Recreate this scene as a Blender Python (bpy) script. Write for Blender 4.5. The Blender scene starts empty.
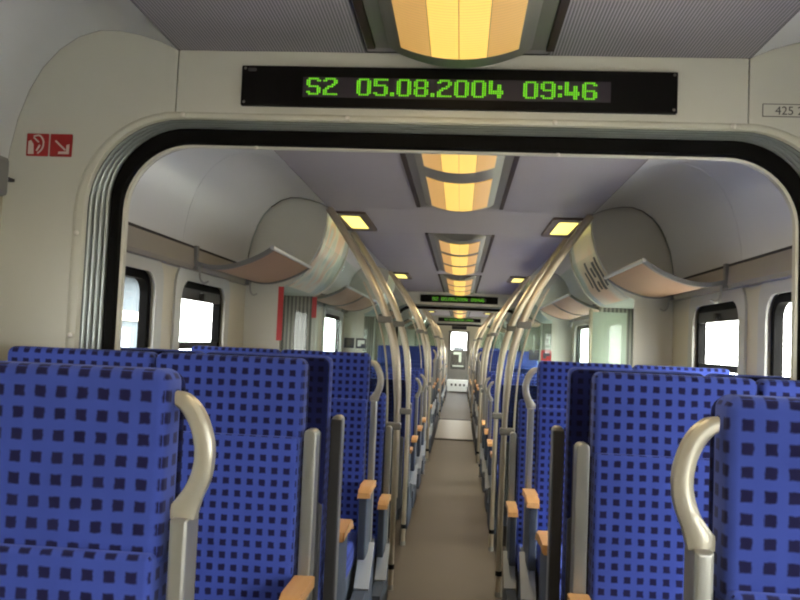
import bpy, bmesh, math, random
from mathutils import Vector, Matrix
from mathutils.geometry import tessellate_polygon
random.seed(4)
C = bpy.context.scene.collection
PI = math.pi
EYE = 1.52

# ------------------------------------------------------------------ materials
def newmat(name):
    m = bpy.data.materials.new(name); m.use_nodes = True
    nt = m.node_tree; b = nt.nodes['Principled BSDF']
    return m, nt, b
def srgb(r, g, b):
    f = lambda c: (c/255/12.92) if c/255 <= .04045 else ((c/255+.055)/1.055)**2.4
    return (f(r), f(g), f(b), 1)
def plain(name, col, rough=.5, metal=0., var=.06, scale=6., bump=0., spec=.5):
    m, nt, b = newmat(name)
    tc = nt.nodes.new('ShaderNodeTexCoord'); n = nt.nodes.new('ShaderNodeTexNoise')
    n.inputs['Scale'].default_value = scale; n.inputs['Detail'].default_value = 3
    nt.links.new(tc.outputs['Object'], n.inputs['Vector'])
    mx = nt.nodes.new('ShaderNodeMix'); mx.data_type = 'RGBA'
    mx.inputs[6].default_value = [c*(1-var) for c in col[:3]]+[1]
    mx.inputs[7].default_value = [min(1, c*(1+var)) for c in col[:3]]+[1]
    nt.links.new(n.outputs['Fac'], mx.inputs[0]); nt.links.new(mx.outputs[2], b.inputs['Base Color'])
    b.inputs['Roughness'].default_value = rough; b.inputs['Metallic'].default_value = metal
    b.inputs['Specular IOR Level'].default_value = spec
    if bump:
        n2 = nt.nodes.new('ShaderNodeTexNoise'); n2.inputs['Scale'].default_value = 160
        nt.links.new(tc.outputs['Object'], n2.inputs['Vector'])
        bp = nt.nodes.new('ShaderNodeBump'); bp.inputs['Strength'].default_value = bump; bp.inputs['Distance'].default_value = .002
        nt.links.new(n2.outputs['Fac'], bp.inputs['Height']); nt.links.new(bp.outputs[0], b.inputs['Normal'])
    return m
def emis(name, col, strength, rough=.4):
    m, nt, b = newmat(name)
    b.inputs['Base Color'].default_value = [c*.6 for c in col[:3]]+[1]
    b.inputs['Emission Color'].default_value = col; b.inputs['Emission Strength'].default_value = strength
    b.inputs['Roughness'].default_value = rough
    return m
def glass(name, tint, gloss=.08, rough=.02, milky=0., milk=(.8, .85, .8, 1)):
    m = bpy.data.materials.new(name); m.use_nodes = True; nt = m.node_tree
    nt.nodes.clear()
    o = nt.nodes.new('ShaderNodeOutputMaterial'); t = nt.nodes.new('ShaderNodeBsdfTransparent')
    t.inputs['Color'].default_value = tint
    g = nt.nodes.new('ShaderNodeBsdfGlossy'); g.inputs['Roughness'].default_value = rough
    lw = nt.nodes.new('ShaderNodeLayerWeight'); lw.inputs['Blend'].default_value = .5
    pw = nt.nodes.new('ShaderNodeMath'); pw.operation = 'POWER'; pw.inputs[1].default_value = 4
    nt.links.new(lw.outputs['Facing'], pw.inputs[0])
    ml = nt.nodes.new('ShaderNodeMath'); ml.operation = 'MULTIPLY_ADD'; ml.inputs[1].default_value = .45; ml.inputs[2].default_value = .03
    nt.links.new(pw.outputs[0], ml.inputs[0])
    mx = nt.nodes.new('ShaderNodeMixShader')
    nt.links.new(ml.outputs[0], mx.inputs[0]); nt.links.new(t.outputs[0], mx.inputs[1]); nt.links.new(g.outputs[0], mx.inputs[2])
    last = mx
    if milky:
        d = nt.nodes.new('ShaderNodeBsdfTranslucent'); d.inputs['Color'].default_value = milk
        d2 = nt.nodes.new('ShaderNodeBsdfDiffuse'); d2.inputs['Color'].default_value = milk
        md = nt.nodes.new('ShaderNodeMixShader'); md.inputs[0].default_value = .5
        nt.links.new(d.outputs[0], md.inputs[1]); nt.links.new(d2.outputs[0], md.inputs[2])
        m2 = nt.nodes.new('ShaderNodeMixShader'); m2.inputs[0].default_value = milky
        nt.links.new(mx.outputs[0], m2.inputs[1]); nt.links.new(md.outputs[0], m2.inputs[2]); last = m2
    nt.links.new(last.outputs[0], o.inputs['Surface'])
    return m
def fabric(name, base, square, pitch=.0312, sq=.52, light=1.12):
    """woven blue cloth with a printed grid of dark squares, laid out in the piece's own UVs (metres)"""
    m, nt, b = newmat(name)
    uv = nt.nodes.new('ShaderNodeUVMap'); uv.uv_map = 'UVMap'
    sc = nt.nodes.new('ShaderNodeVectorMath'); sc.operation = 'SCALE'; sc.inputs['Scale'].default_value = 1/pitch
    nt.links.new(uv.outputs[0], sc.inputs[0])
    # ragged print: push the lookup around a little
    nz = nt.nodes.new('ShaderNodeTexNoise'); nz.inputs['Scale'].default_value = 3.0; nz.inputs['Detail'].default_value = 2
    nt.links.new(sc.outputs[0], nz.inputs['Vector'])
    ad = nt.nodes.new('ShaderNodeVectorMath'); ad.operation = 'MULTIPLY_ADD'
    nt.links.new(nz.outputs['Color'], ad.inputs[0]); ad.inputs[1].default_value = (.14, .14, 0)
    nt.links.new(sc.outputs[0], ad.inputs[2])
    sep = nt.nodes.new('ShaderNodeSeparateXYZ'); nt.links.new(ad.outputs[0], sep.inputs[0])
    def cell(out):
        fr = nt.nodes.new('ShaderNodeMath'); fr.operation = 'FRACT'; nt.links.new(out, fr.inputs[0])
        su = nt.nodes.new('ShaderNodeMath'); su.operation = 'SUBTRACT'; nt.links.new(fr.outputs[0], su.inputs[0]); su.inputs[1].default_value = .5
        ab = nt.nodes.new('ShaderNodeMath'); ab.operation = 'ABSOLUTE'; nt.links.new(su.outputs[0], ab.inputs[0])
        mr = nt.nodes.new('ShaderNodeMapRange'); nt.links.new(ab.outputs[0], mr.inputs[0])
        mr.inputs[1].default_value = sq/2-.05; mr.inputs[2].default_value = sq/2+.05
        mr.inputs[3].default_value = 1; mr.inputs[4].default_value = 0
        return mr.outputs[0]
    mu = nt.nodes.new('ShaderNodeMath'); mu.operation = 'MULTIPLY'
    nt.links.new(cell(sep.outputs[0]), mu.inputs[0]); nt.links.new(cell(sep.outputs[1]), mu.inputs[1])
    # base cloth mottling
    n2 = nt.nodes.new('ShaderNodeTexNoise'); n2.inputs['Scale'].default_value = .35; n2.inputs['Detail'].default_value = 4
    nt.links.new(sc.outputs[0], n2.inputs['Vector'])
    bc = nt.nodes.new('ShaderNodeMix'); bc.data_type = 'RGBA'
    bc.inputs[6].default_value = [c*.8 for c in base[:3]]+[1]; bc.inputs[7].default_value = [c*light for c in base[:3]]+[1]
    nt.links.new(n2.outputs['Fac'], bc.inputs[0])
    fc = nt.nodes.new('ShaderNodeMix'); fc.data_type = 'RGBA'
    nt.links.new(mu.outputs[0], fc.inputs[0]); nt.links.new(bc.outputs[2], fc.inputs[6]); fc.inputs[7].default_value = square
    nt.links.new(fc.outputs[2], b.inputs['Base Color'])
    b.inputs['Roughness'].default_value = .9; b.inputs['Specular IOR Level'].default_value = .15
    b.inputs['Sheen Weight'].default_value = .25; b.inputs['Sheen Roughness'].default_value = .5
    b.inputs['Sheen Tint'].default_value = (.35, .45, 1, 1)
    n3 = nt.nodes.new('ShaderNodeTexNoise'); n3.inputs['Scale'].default_value = 22
    nt.links.new(sc.outputs[0], n3.inputs['Vector'])
    bp = nt.nodes.new('ShaderNodeBump'); bp.inputs['Strength'].default_value = .25; bp.inputs['Distance'].default_value = .001
    nt.links.new(n3.outputs['Fac'], bp.inputs['Height']); nt.links.new(bp.outputs[0], b.inputs['Normal'])
    return m
def striped(name, c1, c2, axis, pitch, duty=.5, rough=.5, bump=.0):
    """parallel grooves along one object axis"""
    m, nt, b = newmat(name)
    tc = nt.nodes.new('ShaderNodeTexCoord'); sep = nt.nodes.new('ShaderNodeSeparateXYZ')
    nt.links.new(tc.outputs['Object'], sep.inputs[0])
    mu = nt.nodes.new('ShaderNodeMath'); mu.operation = 'MULTIPLY'; mu.inputs[1].default_value = 1/pitch
    nt.links.new(sep.outputs['XYZ'.index(axis)], mu.inputs[0])
    fr = nt.nodes.new('ShaderNodeMath'); fr.operation = 'PINGPONG'; fr.inputs[1].default_value = .5
    nt.links.new(mu.outputs[0], fr.inputs[0])
    mr = nt.nodes.new('ShaderNodeMapRange'); nt.links.new(fr.outputs[0], mr.inputs[0])
    mr.inputs[1].default_value = duty/2-.08; mr.inputs[2].default_value = duty/2+.08
    mx = nt.nodes.new('ShaderNodeMix'); mx.data_type = 'RGBA'; mx.inputs[6].default_value = c1; mx.inputs[7].default_value = c2
    nt.links.new(mr.outputs[0], mx.inputs[0]); nt.links.new(mx.outputs[2], b.inputs['Base Color'])
    b.inputs['Roughness'].default_value = rough
    if bump:
        bp = nt.nodes.new('ShaderNodeBump'); bp.inputs['Strength'].default_value = bump; bp.inputs['Distance'].default_value = .003
        nt.links.new(mr.outputs[0], bp.inputs['Height']); nt.links.new(bp.outputs[0], b.inputs['Normal'])
    return m
def wood(name, c1, c2, rough=.4):
    m, nt, b = newmat(name)
    tc = nt.nodes.new('ShaderNodeTexCoord'); mp = nt.nodes.new('ShaderNodeMapping'); mp.inputs['Scale'].default_value = (60, 4, 60)
    n = nt.nodes.new('ShaderNodeTexNoise'); n.inputs['Scale'].default_value = 1; n.inputs['Detail'].default_value = 5
    nt.links.new(tc.outputs['Object'], mp.inputs[0]); nt.links.new(mp.outputs[0], n.inputs['Vector'])
    mx = nt.nodes.new('ShaderNodeMix'); mx.data_type = 'RGBA'; mx.inputs[6].default_value = c1; mx.inputs[7].default_value = c2
    nt.links.new(n.outputs['Fac'], mx.inputs[0]); nt.links.new(mx.outputs[2], b.inputs['Base Color'])
    b.inputs['Roughness'].default_value = rough
    return m
def blotch(name, cols, scale, seed):
    m, nt, b = newmat(name)
    tc = nt.nodes.new('ShaderNodeTexCoord'); mp = nt.nodes.new('ShaderNodeMapping'); mp.inputs['Location'].default_value = (seed, seed*.7, 0)
    n = nt.nodes.new('ShaderNodeTexNoise'); n.inputs['Scale'].default_value = scale; n.inputs['Detail'].default_value = 1
    nt.links.new(tc.outputs['Object'], mp.inputs[0]); nt.links.new(mp.outputs[0], n.inputs['Vector'])
    r = nt.nodes.new('ShaderNodeValToRGB'); e = r.color_ramp.elements
    while len(e) < len(cols): e.new(.5)
    for i, c in enumerate(cols): e[i].position = .3+.4*i/(len(cols)-1); e[i].color = c
    nt.links.new(n.outputs['Fac'], r.inputs[0]); nt.links.new(r.outputs[0], b.inputs['Base Color'])
    b.inputs['Roughness'].default_value = .3
    return m

M = {}
M['panel'] = plain('panel', srgb(204, 203, 192), .45, var=.03)
M['lip'] = plain('lip', srgb(205, 204, 190), .4, var=.03)
M['cream'] = plain('cream_wall', srgb(205, 198, 175), .5, var=.04)
M['surround'] = plain('window_surround', srgb(192, 192, 184), .45, var=.03)
M['cove'] = plain('cove', srgb(208, 210, 212), .3, var=.02)
M['ceiling'] = plain('ceiling', srgb(154, 149, 154), .45, var=.03)
M['ceiling_rib'] = striped('ceiling_perforated', srgb(118, 115, 120), srgb(170, 166, 172), 'X', .0088, .55, .6, .4)
M['roof'] = plain('roof_shell', srgb(90, 90, 92), .7)
M['floor'] = plain('floor_lino', srgb(64, 54, 42), .5, var=.12, scale=3.5, bump=.15)
M['podium'] = plain('podium_edge', srgb(70, 74, 82), .6)
M['fabric'] = fabric('seat_fabric', srgb(60, 77, 157), srgb(25, 22, 60))
M['fabric_back_shaded'] = fabric('seat_fabric_rear_shaded', srgb(24, 30, 78), srgb(10, 9, 36))  # dark rear cloth, with the shade behind the partition in its colour
M['piping'] = plain('seat_piping', srgb(90, 86, 150), .8)
M['alu'] = plain('brushed_aluminium', srgb(176, 175, 168), .38, .75, var=.05)
M['column'] = plain('seat_column', srgb(150, 150, 144), .36, .65, var=.05)
M['grip'] = plain('grip_lacquer', srgb(168, 164, 150), .3, .35, var=.03)
M['grip_wood'] = wood('grip_wood', srgb(176, 140, 104), srgb(196, 156, 116))
M['chrome'] = plain('steel_pole', srgb(204, 192, 170), .28, .8, var=.03)
M['charcoal'] = plain('charcoal_shell', srgb(48, 48, 50), .6)
M['shell'] = plain('seat_shell_blue_grey', srgb(62, 71, 84), .55)
M['shell_cap'] = plain('shell_cap', srgb(160, 168, 176), .45)
M['oak'] = wood('armrest_oak', srgb(180, 134, 84), srgb(200, 154, 102))
M['rubber'] = plain('black_rubber', srgb(12, 12, 12), .8, spec=.12)
M['rail'] = plain('zinc_rail', srgb(176, 184, 182), .3, .45, var=.05)
M['railgap'] = plain('rail_gap', srgb(96, 102, 104), .5)
M['dark'] = plain('dark_gap', srgb(36, 33, 32), .7)
M['slit'] = plain('dark_brown_slit', srgb(48, 32, 26), .6)
M['tray'] = plain('lamp_tray', srgb(128, 126, 120), .4, .3)
M['display'] = plain('display_black', srgb(14, 12, 13), .5, spec=.15)
M['matrix'] = plain('display_matrix', srgb(56, 48, 58), .6)
M['led'] = emis('led_green', srgb(118, 225, 30), .85)
M['led_far'] = M['led']
def lampmat(name, col, st):
    m, nt, b = newmat(name)
    tc = nt.nodes.new('ShaderNodeTexCoord'); sep = nt.nodes.new('ShaderNodeSeparateXYZ'); nt.links.new(tc.outputs['Object'], sep.inputs[0])
    mu = nt.nodes.new('ShaderNodeMath'); mu.operation = 'MULTIPLY'; mu.inputs[1].default_value = 1/.016; nt.links.new(sep.outputs[1], mu.inputs[0])
    pp = nt.nodes.new('ShaderNodeMath'); pp.operation = 'PINGPONG'; pp.inputs[1].default_value = .5; nt.links.new(mu.outputs[0], pp.inputs[0])
    mr = nt.nodes.new('ShaderNodeMapRange'); nt.links.new(pp.outputs[0], mr.inputs[0]); mr.inputs[2].default_value = .5
    mr.inputs[3].default_value = st*.88; mr.inputs[4].default_value = st*1.08
    nt.links.new(mr.outputs[0], b.inputs['Emission Strength']); b.inputs['Emission Color'].default_value = col
    b.inputs['Base Color'].default_value = (.3, .24, .12, 1); b.inputs['Roughness'].default_value = .4
    return m
M['lamp_mid'] = lampmat('lamp_lens_bright', srgb(255, 214, 98), 1.0)
M['lamp_side'] = lampmat('lamp_lens_soft', srgb(236, 176, 92), .66)
M['spot'] = emis('spot_lens', srgb(255, 240, 130), 1.5)
M['spot_frame'] = plain('spot_frame', srgb(96, 80, 68), .5)
M['red'] = plain('red_sticker', srgb(160, 24, 22), .5)
M['redstripe'] = plain('red_stripe', srgb(196, 62, 66), .5)
M['sign_white'] = plain('sign_white', srgb(214, 196, 188), .5)
M['sign_dark'] = plain('sign_dark', srgb(60, 58, 66), .5)
M['ink'] = plain('ink', srgb(74, 72, 72), .6)
M['screw'] = plain('screw', srgb(220, 216, 206), .3, .4)
M['rackframe'] = plain('rack_frame', srgb(120, 120, 118), .45, .3)
M['rackmesh'] = striped('rack_perforated', srgb(160, 128, 104), srgb(186, 152, 124), 'Y', .05, .5, .55, .2)
M['rackedge'] = plain('rack_edge', srgb(196, 196, 194), .4, .3)
M['valance'] = plain('valance', srgb(150, 142, 128), .5, .1)
M['ribpanel'] = striped('ribbed_panel', srgb(96, 96, 92), srgb(146, 144, 136), 'X', .03, .5, .5, .5)
M['glass'] = glass('window_glass', (.97, .985, .985, 1))
M['screen'] = glass('screen_glass', (.955, .985, .97, 1))
M['screen_reflection'] = glass('screen_glass_reflection', (.85, .95, .88, 1), milky=.6, milk=(.78, .86, .78, 1))  # milkiness paints in a bright window reflected in clear glass
M['poster'] = blotch('poster_picture', [srgb(190, 205, 196), srgb(236, 232, 214), srgb(232, 196, 166), srgb(212, 222, 214)], 4.5, 3.1)
M['poster2'] = blotch('poster_paper', [srgb(206, 208, 196), srgb(226, 216, 190), srgb(232, 192, 154)], 2.2, 8.4)
M['housing'] = plain('housing', srgb(176, 190, 184), .3, var=.02)
M['white'] = plain('white_enamel', srgb(232, 236, 232), .35)
M['outside_wall'] = plain('outside_plaster', srgb(120, 128, 134), .8, var=.25, scale=.6)
M['outside_roof'] = plain('outside_roof', srgb(120, 96, 88), .8)
M['outside_glass'] = plain('outside_glass', srgb(70, 84, 100), .2)
M['ballast'] = plain('low_bounce_ballast', srgb(84, 78, 72), .95, var=.3, scale=4)  # kept dark so little daylight bounces in from the left
M['ground'] = plain('pale_bounce_ground', srgb(190, 186, 176), .9, var=.15, scale=2)  # kept pale so daylight bounces up into the coves

# ------------------------------------------------------------------ mesh helpers
def V(*a): return Vector(a)
def boxuv(me, k=1.):
    uv = me.uv_layers.new(name='UVMap')
    for p in me.polygons:
        n = p.normal; a = max(range(3), key=lambda i: abs(n[i]))
        for li in p.loop_indices:
            c = me.vertices[me.loops[li].vertex_index].co
            uv.data[li].uv = {0: (c.y, c.z), 1: (c.x, c.z), 2: (c.x, c.y)}[a]
def obj(name, bm, mat, parent=None, smooth=False, label=None):
    bmesh.ops.recalc_face_normals(bm, faces=bm.faces[:])
    me = bpy.data.meshes.new(name); bm.to_mesh(me); bm.free()
    me.materials.append(M[mat] if isinstance(mat, str) else mat)
    boxuv(me)
    if smooth:
        me.polygons.foreach_set('use_smooth', [True]*len(me.polygons))
        try: me.set_sharp_from_angle(angle=math.radians(38))
        except Exception: pass
    o = bpy.data.objects.new(name, me); C.objects.link(o)
    if parent: o.parent = parent
    if label: o['label'] = label
    return o
def empty(name, loc=(0, 0, 0), rz=0, parent=None):
    o = bpy.data.objects.new(name, None); C.objects.link(o); o.location = loc; o.rotation_euler = (0, 0, rz)
    o.empty_display_size = .1
    if parent: o.parent = parent
    return o
def tag(o, label=None, cat=None, group=None, kind=None):
    if label: o['label'] = label
    if cat: o['category'] = cat
    if group: o['group'] = group
    if kind: o['kind'] = kind
    return o
def struct(o, label=None, cat=None):
    o['kind'] = 'structure'
    if label: o['label'] = label
    if cat: o['category'] = cat
    return o
def copy_tree(o, parent=None):
    c = o.copy(); C.objects.link(c)
    if parent: c.parent = parent
    for ch in o.children: copy_tree(ch, c)
    return c
def box(bm, x0, x1, y0, y1, z0, z1, bev=0):
    vs = [bm.verts.new((x, y, z)) for x in (x0, x1) for y in (y0, y1) for z in (z0, z1)]
    fs = [bm.faces.new([vs[i] for i in f]) for f in ((0,1,3,2),(4,6,7,5),(0,4,5,1),(2,3,7,6),(0,2,6,4),(1,5,7,3))]
    if bev:
        es = list({e for f in fs for e in f.edges})
        bmesh.ops.bevel(bm, geom=es, offset=bev, segments=2, affect='EDGES', profile=.5)
def BM(): return bmesh.new()
def Bx(*a, bev=0):
    bm = BM(); box(bm, *a, bev=bev); return bm
def to3(p, w, ax):
    """2D outline point + depth along the axis"""
    return {'y': (p[0], w, p[1]), 'x': (w, p[0], p[1]), 'z': (p[0], p[1], w)}[ax]
def prism(bm, pts, ax, a, b):
    A = [bm.verts.new(to3(p, a, ax)) for p in pts]; B = [bm.verts.new(to3(p, b, ax)) for p in pts]
    n = len(pts)
    for i in range(n): bm.faces.new((A[i], A[(i+1) % n], B[(i+1) % n], B[i]))
    tri = tessellate_polygon([[V(p[0], p[1], 0) for p in pts]])
    for t in tri:
        try: bm.faces.new([A[i] for i in t]); bm.faces.new([B[i] for i in t])
        except ValueError: pass
def loft(bm, rings, closed=True, cap=False):
    R = [[bm.verts.new(p) for p in r] for r in rings]; n = len(R[0])
    for a, b in zip(R, R[1:]):
        for i in range(n if closed else n-1):
            bm.faces.new((a[i], a[(i+1) % n], b[(i+1) % n], b[i]))
    if cap: bm.faces.new(R[0]); bm.faces.new(R[-1])
def rrect(x0, x1, z0, z1, r, seg=6):
    """rounded rectangle outline; r = (bl, br, tr, tl) or a number"""
    if not isinstance(r, tuple): r = (r,)*4
    out = []
    for (cx, cz, a0, rr) in ((x0+r[0], z0+r[0], PI, r[0]), (x1-r[1], z0+r[1], 1.5*PI, r[1]), (x1-r[2], z1-r[2], 0, r[2]), (x0+r[3], z1-r[3], .5*PI, r[3])):
        for k in range(seg+1):
            a = a0+k/seg*PI/2; out.append((cx+rr*math.cos(a), cz+rr*math.sin(a)))
    return out
def slab(bm, x0, x1, z0, z1, y0, y1, r, bev, ax='y', seg=5):
    """cushion-like slab: rounded outline with rolled edges"""
    if not isinstance(r, tuple): r = (r,)*4
    rings = []
    def ring(ins, w):
        rr = tuple(max(.0015, q-ins) for q in r)
        rings.append([to3(p, w, ax) for p in rrect(x0+ins, x1-ins, z0+ins, z1-ins, rr, seg)])
    for k in range(5):
        a = k/4*PI/2; ring(bev*(1-math.sin(a)), y0+bev*(1-math.cos(a)))
    for k in range(5):
        a = k/4*PI/2; ring(bev*(1-math.cos(a)), y1-bev*(1-math.sin(a)))
    loft(bm, rings, True, True)
def tube(bm, path, r, seg=10, ry=None):
    path = [V(*p) for p in path]; rings = []
    up = V(0, 1, 0)
    for i, p in enumerate(path):
        t = (path[min(i+1, len(path)-1)]-path[max(i-1, 0)]).normalized()
        u = up if abs(t.dot(up)) < .95 else V(1, 0, 0)
        s = t.cross(u).normalized(); w = s.cross(t).normalized()
        rr = r[i] if isinstance(r, (list, tuple)) else r
        rings.append([tuple(p+s*math.cos(a)*rr+w*math.sin(a)*(ry or rr)) for a in [k/seg*2*PI for k in range(seg)]])
    loft(bm, rings, True, True)
def smoothpath(pts, n=6):
    out = []
    P = [V(*p) for p in pts]
    for i in range(len(P)-1):
        p0 = P[max(i-1, 0)]; p1 = P[i]; p2 = P[i+1]; p3 = P[min(i+2, len(P)-1)]
        for k in range(n):
            t = k/n
            out.append(.5*((2*p1)+(-p0+p2)*t+(2*p0-5*p1+4*p2-p3)*t*t+(-p0+3*p1-3*p2+p3)*t**3))
    out.append(P[-1]); return [tuple(p) for p in out]
def mir(pts, s): return [(p[0]*s,)+tuple(p[1:]) for p in pts]

# ------------------------------------------------------------------ dimensions
WALL = 1.335
CEIL = 2.357
COVE = [(.825, 2.357), (.88, 2.382), (.943, 2.401), (1.005, 2.412), (1.067, 2.412), (1.13, 2.392), (1.187, 2.352), (1.235, 2.297), (1.272, 2.228), (1.302, 2.14), (1.321, 2.045), (1.33, 1.955)]
P0 = 2.27; SEC = 10.63
P1 = P0+SEC; P2 = P1+SEC
END = 26.3; BACK = -3.4

# ------------------------------------------------------------------ shell
fl = BM(); box(fl, -1.4, 1.4, BACK, END+.3, -.06, 0)
struct(obj('floor', fl, 'floor'), 'brown grey lino floor of the aisle', 'floor')

def wall_side(s, name):
    openings = []
    bm = BM(); x0, x1 = (s*WALL, s*(WALL+.06)); xa, xb = min(x0, x1), max(x0, x1)
    ops = sorted([q for q in WINDOWS if s > 0 or q not in RIGHT_ONLY]+DOORS)
    y = BACK
    for (a, b, z0, z1) in ops:
        box(bm, xa, xb, y, a, 0, 1.99); box(bm, xa, xb, a, b, z1, 1.99)
        if z0 > 0: box(bm, xa, xb, a, b, 0, z0)
        y = b
    box(bm, xa, xb, y, END, 0, 1.99)
    struct(obj(name, bm, 'cream'), 'cream side wall with windows', 'wall')

WZ0, WZ1 = .86, 1.80
zone_wins = [(2.56, 3.50, WZ0, WZ1), (3.80, 4.56, WZ0, WZ1), (6.45, 7.55, WZ0, WZ1), (7.95, 9.15, WZ0, WZ1), (10.85, 12.45, WZ0, WZ1)]
RIGHT_ONLY = [(-2.9, -1.6, WZ0, WZ1), (-1.2, -.1, WZ0, WZ1)]  # left wall made blank here to dim the right side
WINDOWS = zone_wins + [(a+SEC, b+SEC, c, d) for a, b, c, d in zone_wins] + [(-2.9, -1.6, WZ0, WZ1), (-1.2, -.1, WZ0, WZ1), (.4, 1.75, WZ0, WZ1), (24.0, 25.4, WZ0, WZ1)]
DOORS = []
for k in (0, 1): DOORS += [(5.08+k*SEC, 6.02+k*SEC, 0, 1.86), (9.48+k*SEC, 10.42+k*SEC, 0, 1.86)]
wall_side(-1, 'wall_left'); wall_side(1, 'wall_right')

def ring2(bm, o, i, ax, a, b):
    """frame between two outlines with equal point counts"""
    loft(bm, [[to3(p, a, ax) for p in o], [to3(p, a, ax) for p in i], [to3(p, b, ax) for p in i], [to3(p, b, ax) for p in o], [to3(p, a, ax) for p in o]], True)
def window(n, s, a, b, z0, z1, sash):
    w = empty('window_%d' % n, (s*WALL, (a+b)/2, z0)); h = (b-a)/2; H = z1-z0
    side = 'left' if s < 0 else 'right'
    struct(w, 'rounded train window in the %s wall' % side, 'window')
    o1 = rrect(-h-.07, h+.07, -.07, H+.07, .13); i1 = rrect(-h+.015, h-.015, .015, H-.015, .10)
    bm = BM(); ring2(bm, o1, i1, 'x', -s*.001, -s*.012); obj('surround', bm, 'surround', w)
    o2 = rrect(-h+.012, h-.012, .012, H-.012, .103); i2 = rrect(-h+.05, h-.05, .05, H-.05, .07)
    bm = BM(); ring2(bm, o2, i2, 'x', s*.012, s*.05); obj('rubber_frame', bm, 'rubber', w)
    bm = BM(); prism(bm, rrect(-h+.04, h-.04, .04, H-.04, .07), 'x', s*.038, s*.044); obj('glass', bm, 'glass', w)
    # fill behind the rounded corners
    bm = BM(); ring2(bm, rrect(-h-.0, h+.0, 0, H, .001), rrect(-h+.03, h-.03, .03, H-.03, .09), 'x', s*.05, s*.058); obj('reveal', bm, 'rubber', w)
    if sash:
        zs = H-.335
        bm = BM(); box(bm, min(s*.015, s*.04), max(s*.015, s*.04), -h+.05, h-.05, zs-.025, zs+.012); box(bm, min(s*.01, s*.04), max(s*.01, s*.04), -h+.05, h-.05, H-.105, H-.05)
        sb = obj('tilt_sash', bm, 'charcoal', w)
        bm = BM(); box(bm, -s*.012 if s > 0 else .0, .0 if s > 0 else .012, -.03, .03, H-.10, H-.06, bev=.004) if False else box(bm, min(-s*.015, s*.012), max(-s*.015, s*.012), -.035, .0, H-.105, H-.065, bev=.004)
        obj('latch', bm, 'dark', sb)
n = 0
for (a, b, z0, z1) in WINDOWS:
    for s in ((1,) if (a, b, z0, z1) in RIGHT_ONLY else (-1, 1)):
        n += 1; window(n, s, a, b, z0, z1, sash=abs((a-3.80) % SEC) < .01 or abs(a-6.45) < .01)
n = 0
for (a, b, z0, z1) in DOORS:
    for s in (-1, 1):
        n += 1; d = empty('door_%d' % n, (s*(WALL+.02), (a+b)/2, 0)); h = (b-a)/2
        struct(d, 'sliding exterior door with tall pane in the %s wall' % ('left' if s < 0 else 'right'), 'door')
        for k in (-1, 1):
            y0, y1 = (-h, -.004) if k < 0 else (.004, h)
            bm = BM(); ring2(bm, rrect(y0, y1, 0, 1.86, .002), rrect(y0+.09, y1-.07, .75, 1.72, .06), 'x', 0, s*.035)
            lf = obj('door_leaf', bm, 'panel', d)
            bm = BM(); prism(bm, rrect(y0+.09, y1-.07, .75, 1.72, .06), 'x', s*.014, s*.02); obj('pane', bm, 'glass', lf)

# ceiling panels, coves, valances
for (a, b, m) in [(BACK, P0, 'ceiling_rib'), (P0+.1, 3.5, 'ceiling'), (3.5, 4.97, 'ceiling'), (4.97, 6.1, 'ceiling'), (6.1, 7.75, 'ceiling'), (7.75, 9.4, 'ceiling'), (9.4, 10.5, 'ceiling'), (10.5, P1, 'ceiling'),
               (P1+.1, 14.5, 'ceiling'), (14.5, 16.7, 'ceiling'), (16.7, 20.0, 'ceiling'), (20.0, P2, 'ceiling'), (P2+.1, END, 'ceiling')]:
    bm = BM()
    if m == 'ceiling_rib':
        box(bm, -.822, -.262, a, b, CEIL, CEIL+.03); box(bm, .262, .822, a, b, CEIL, CEIL+.03)
        o = obj('ceiling', bm, m); struct(o, 'perforated ribbed ceiling panels above the near seats', 'ceiling')
        bm = BM(); box(bm, -.260, .260, a, b, CEIL+.004, CEIL+.03); struct(obj('ceiling', bm, 'ceiling'), 'plain strip of ceiling above the near lamp', 'ceiling')
    else:
        box(bm, -.822, .822, a+.002, b-.002, CEIL, CEIL+.03); struct(obj('ceiling', bm, m), 'smooth lavender grey ceiling panel', 'ceiling')
for s in (-1, 1):
    side = 'left' if s < 0 else 'right'
    for (a, b) in [(BACK, P0), (P0+.1, 3.8), (3.8, 4.98), (6.12, 7.75), (7.75, 9.38), (10.52, P1), (P1+.1, 14.2), (14.2, 15.61), (16.75, 20.01), (21.15, P2), (P2+.1, END)]:
        bm = BM(); pts = mir(COVE, s); cx, cz = s*1.0, 2.0
        outp = [(p[0]+s*.02, p[1]+.02) for p in pts]
        prism(bm, pts+outp[::-1], 'y', a+.002, b-.002)
        struct(obj('ceiling_cove_'+side, bm, 'cove', smooth=True), 'curved %s ceiling cove above the window wall' % side, 'ceiling')
        bm = BM(); box(bm, *sorted((s*1.30, s*1.36)), a, b, 1.948, 1.957); struct(obj('trim_gap', bm, 'dark'), 'dark shadow gap under the %s cove' % side, 'trim')
        if a > P0:
            bm = BM(); pr = [(s*1.333, 1.838), (s*1.300, 1.842), (s*1.292, 1.86), (s*1.300, 1.945), (s*1.333, 1.946)]
            prism(bm, pr, 'y', a, b); struct(obj('trim_valance', bm, 'valance'), 'brownish valance strip above the %s windows' % side, 'trim')
    bm = BM(); pts = mir(COVE, s); 
    prism(bm, [(s*.80, 2.40), (s*.9, 2.45), (s*1.12, 2.45), (s*1.28, 2.36), (s*1.37, 2.16), (s*1.40, 1.985), (s*1.44, 1.985), (s*1.44, 2.3), (s*1.3, 2.52), (s*.8, 2.52)], 'y', BACK-.1, END+.2)
    struct(obj('ceiling_shell', bm, 'roof'), 'outer roof shell on the %s side' % side, 'roof')
bm = BM(); box(bm, -.8, .8, BACK-.1, END+.2, 2.40, 2.52); struct(obj('ceiling_shell', bm, 'roof'), 'outer roof shell over the aisle', 'roof')
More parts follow.
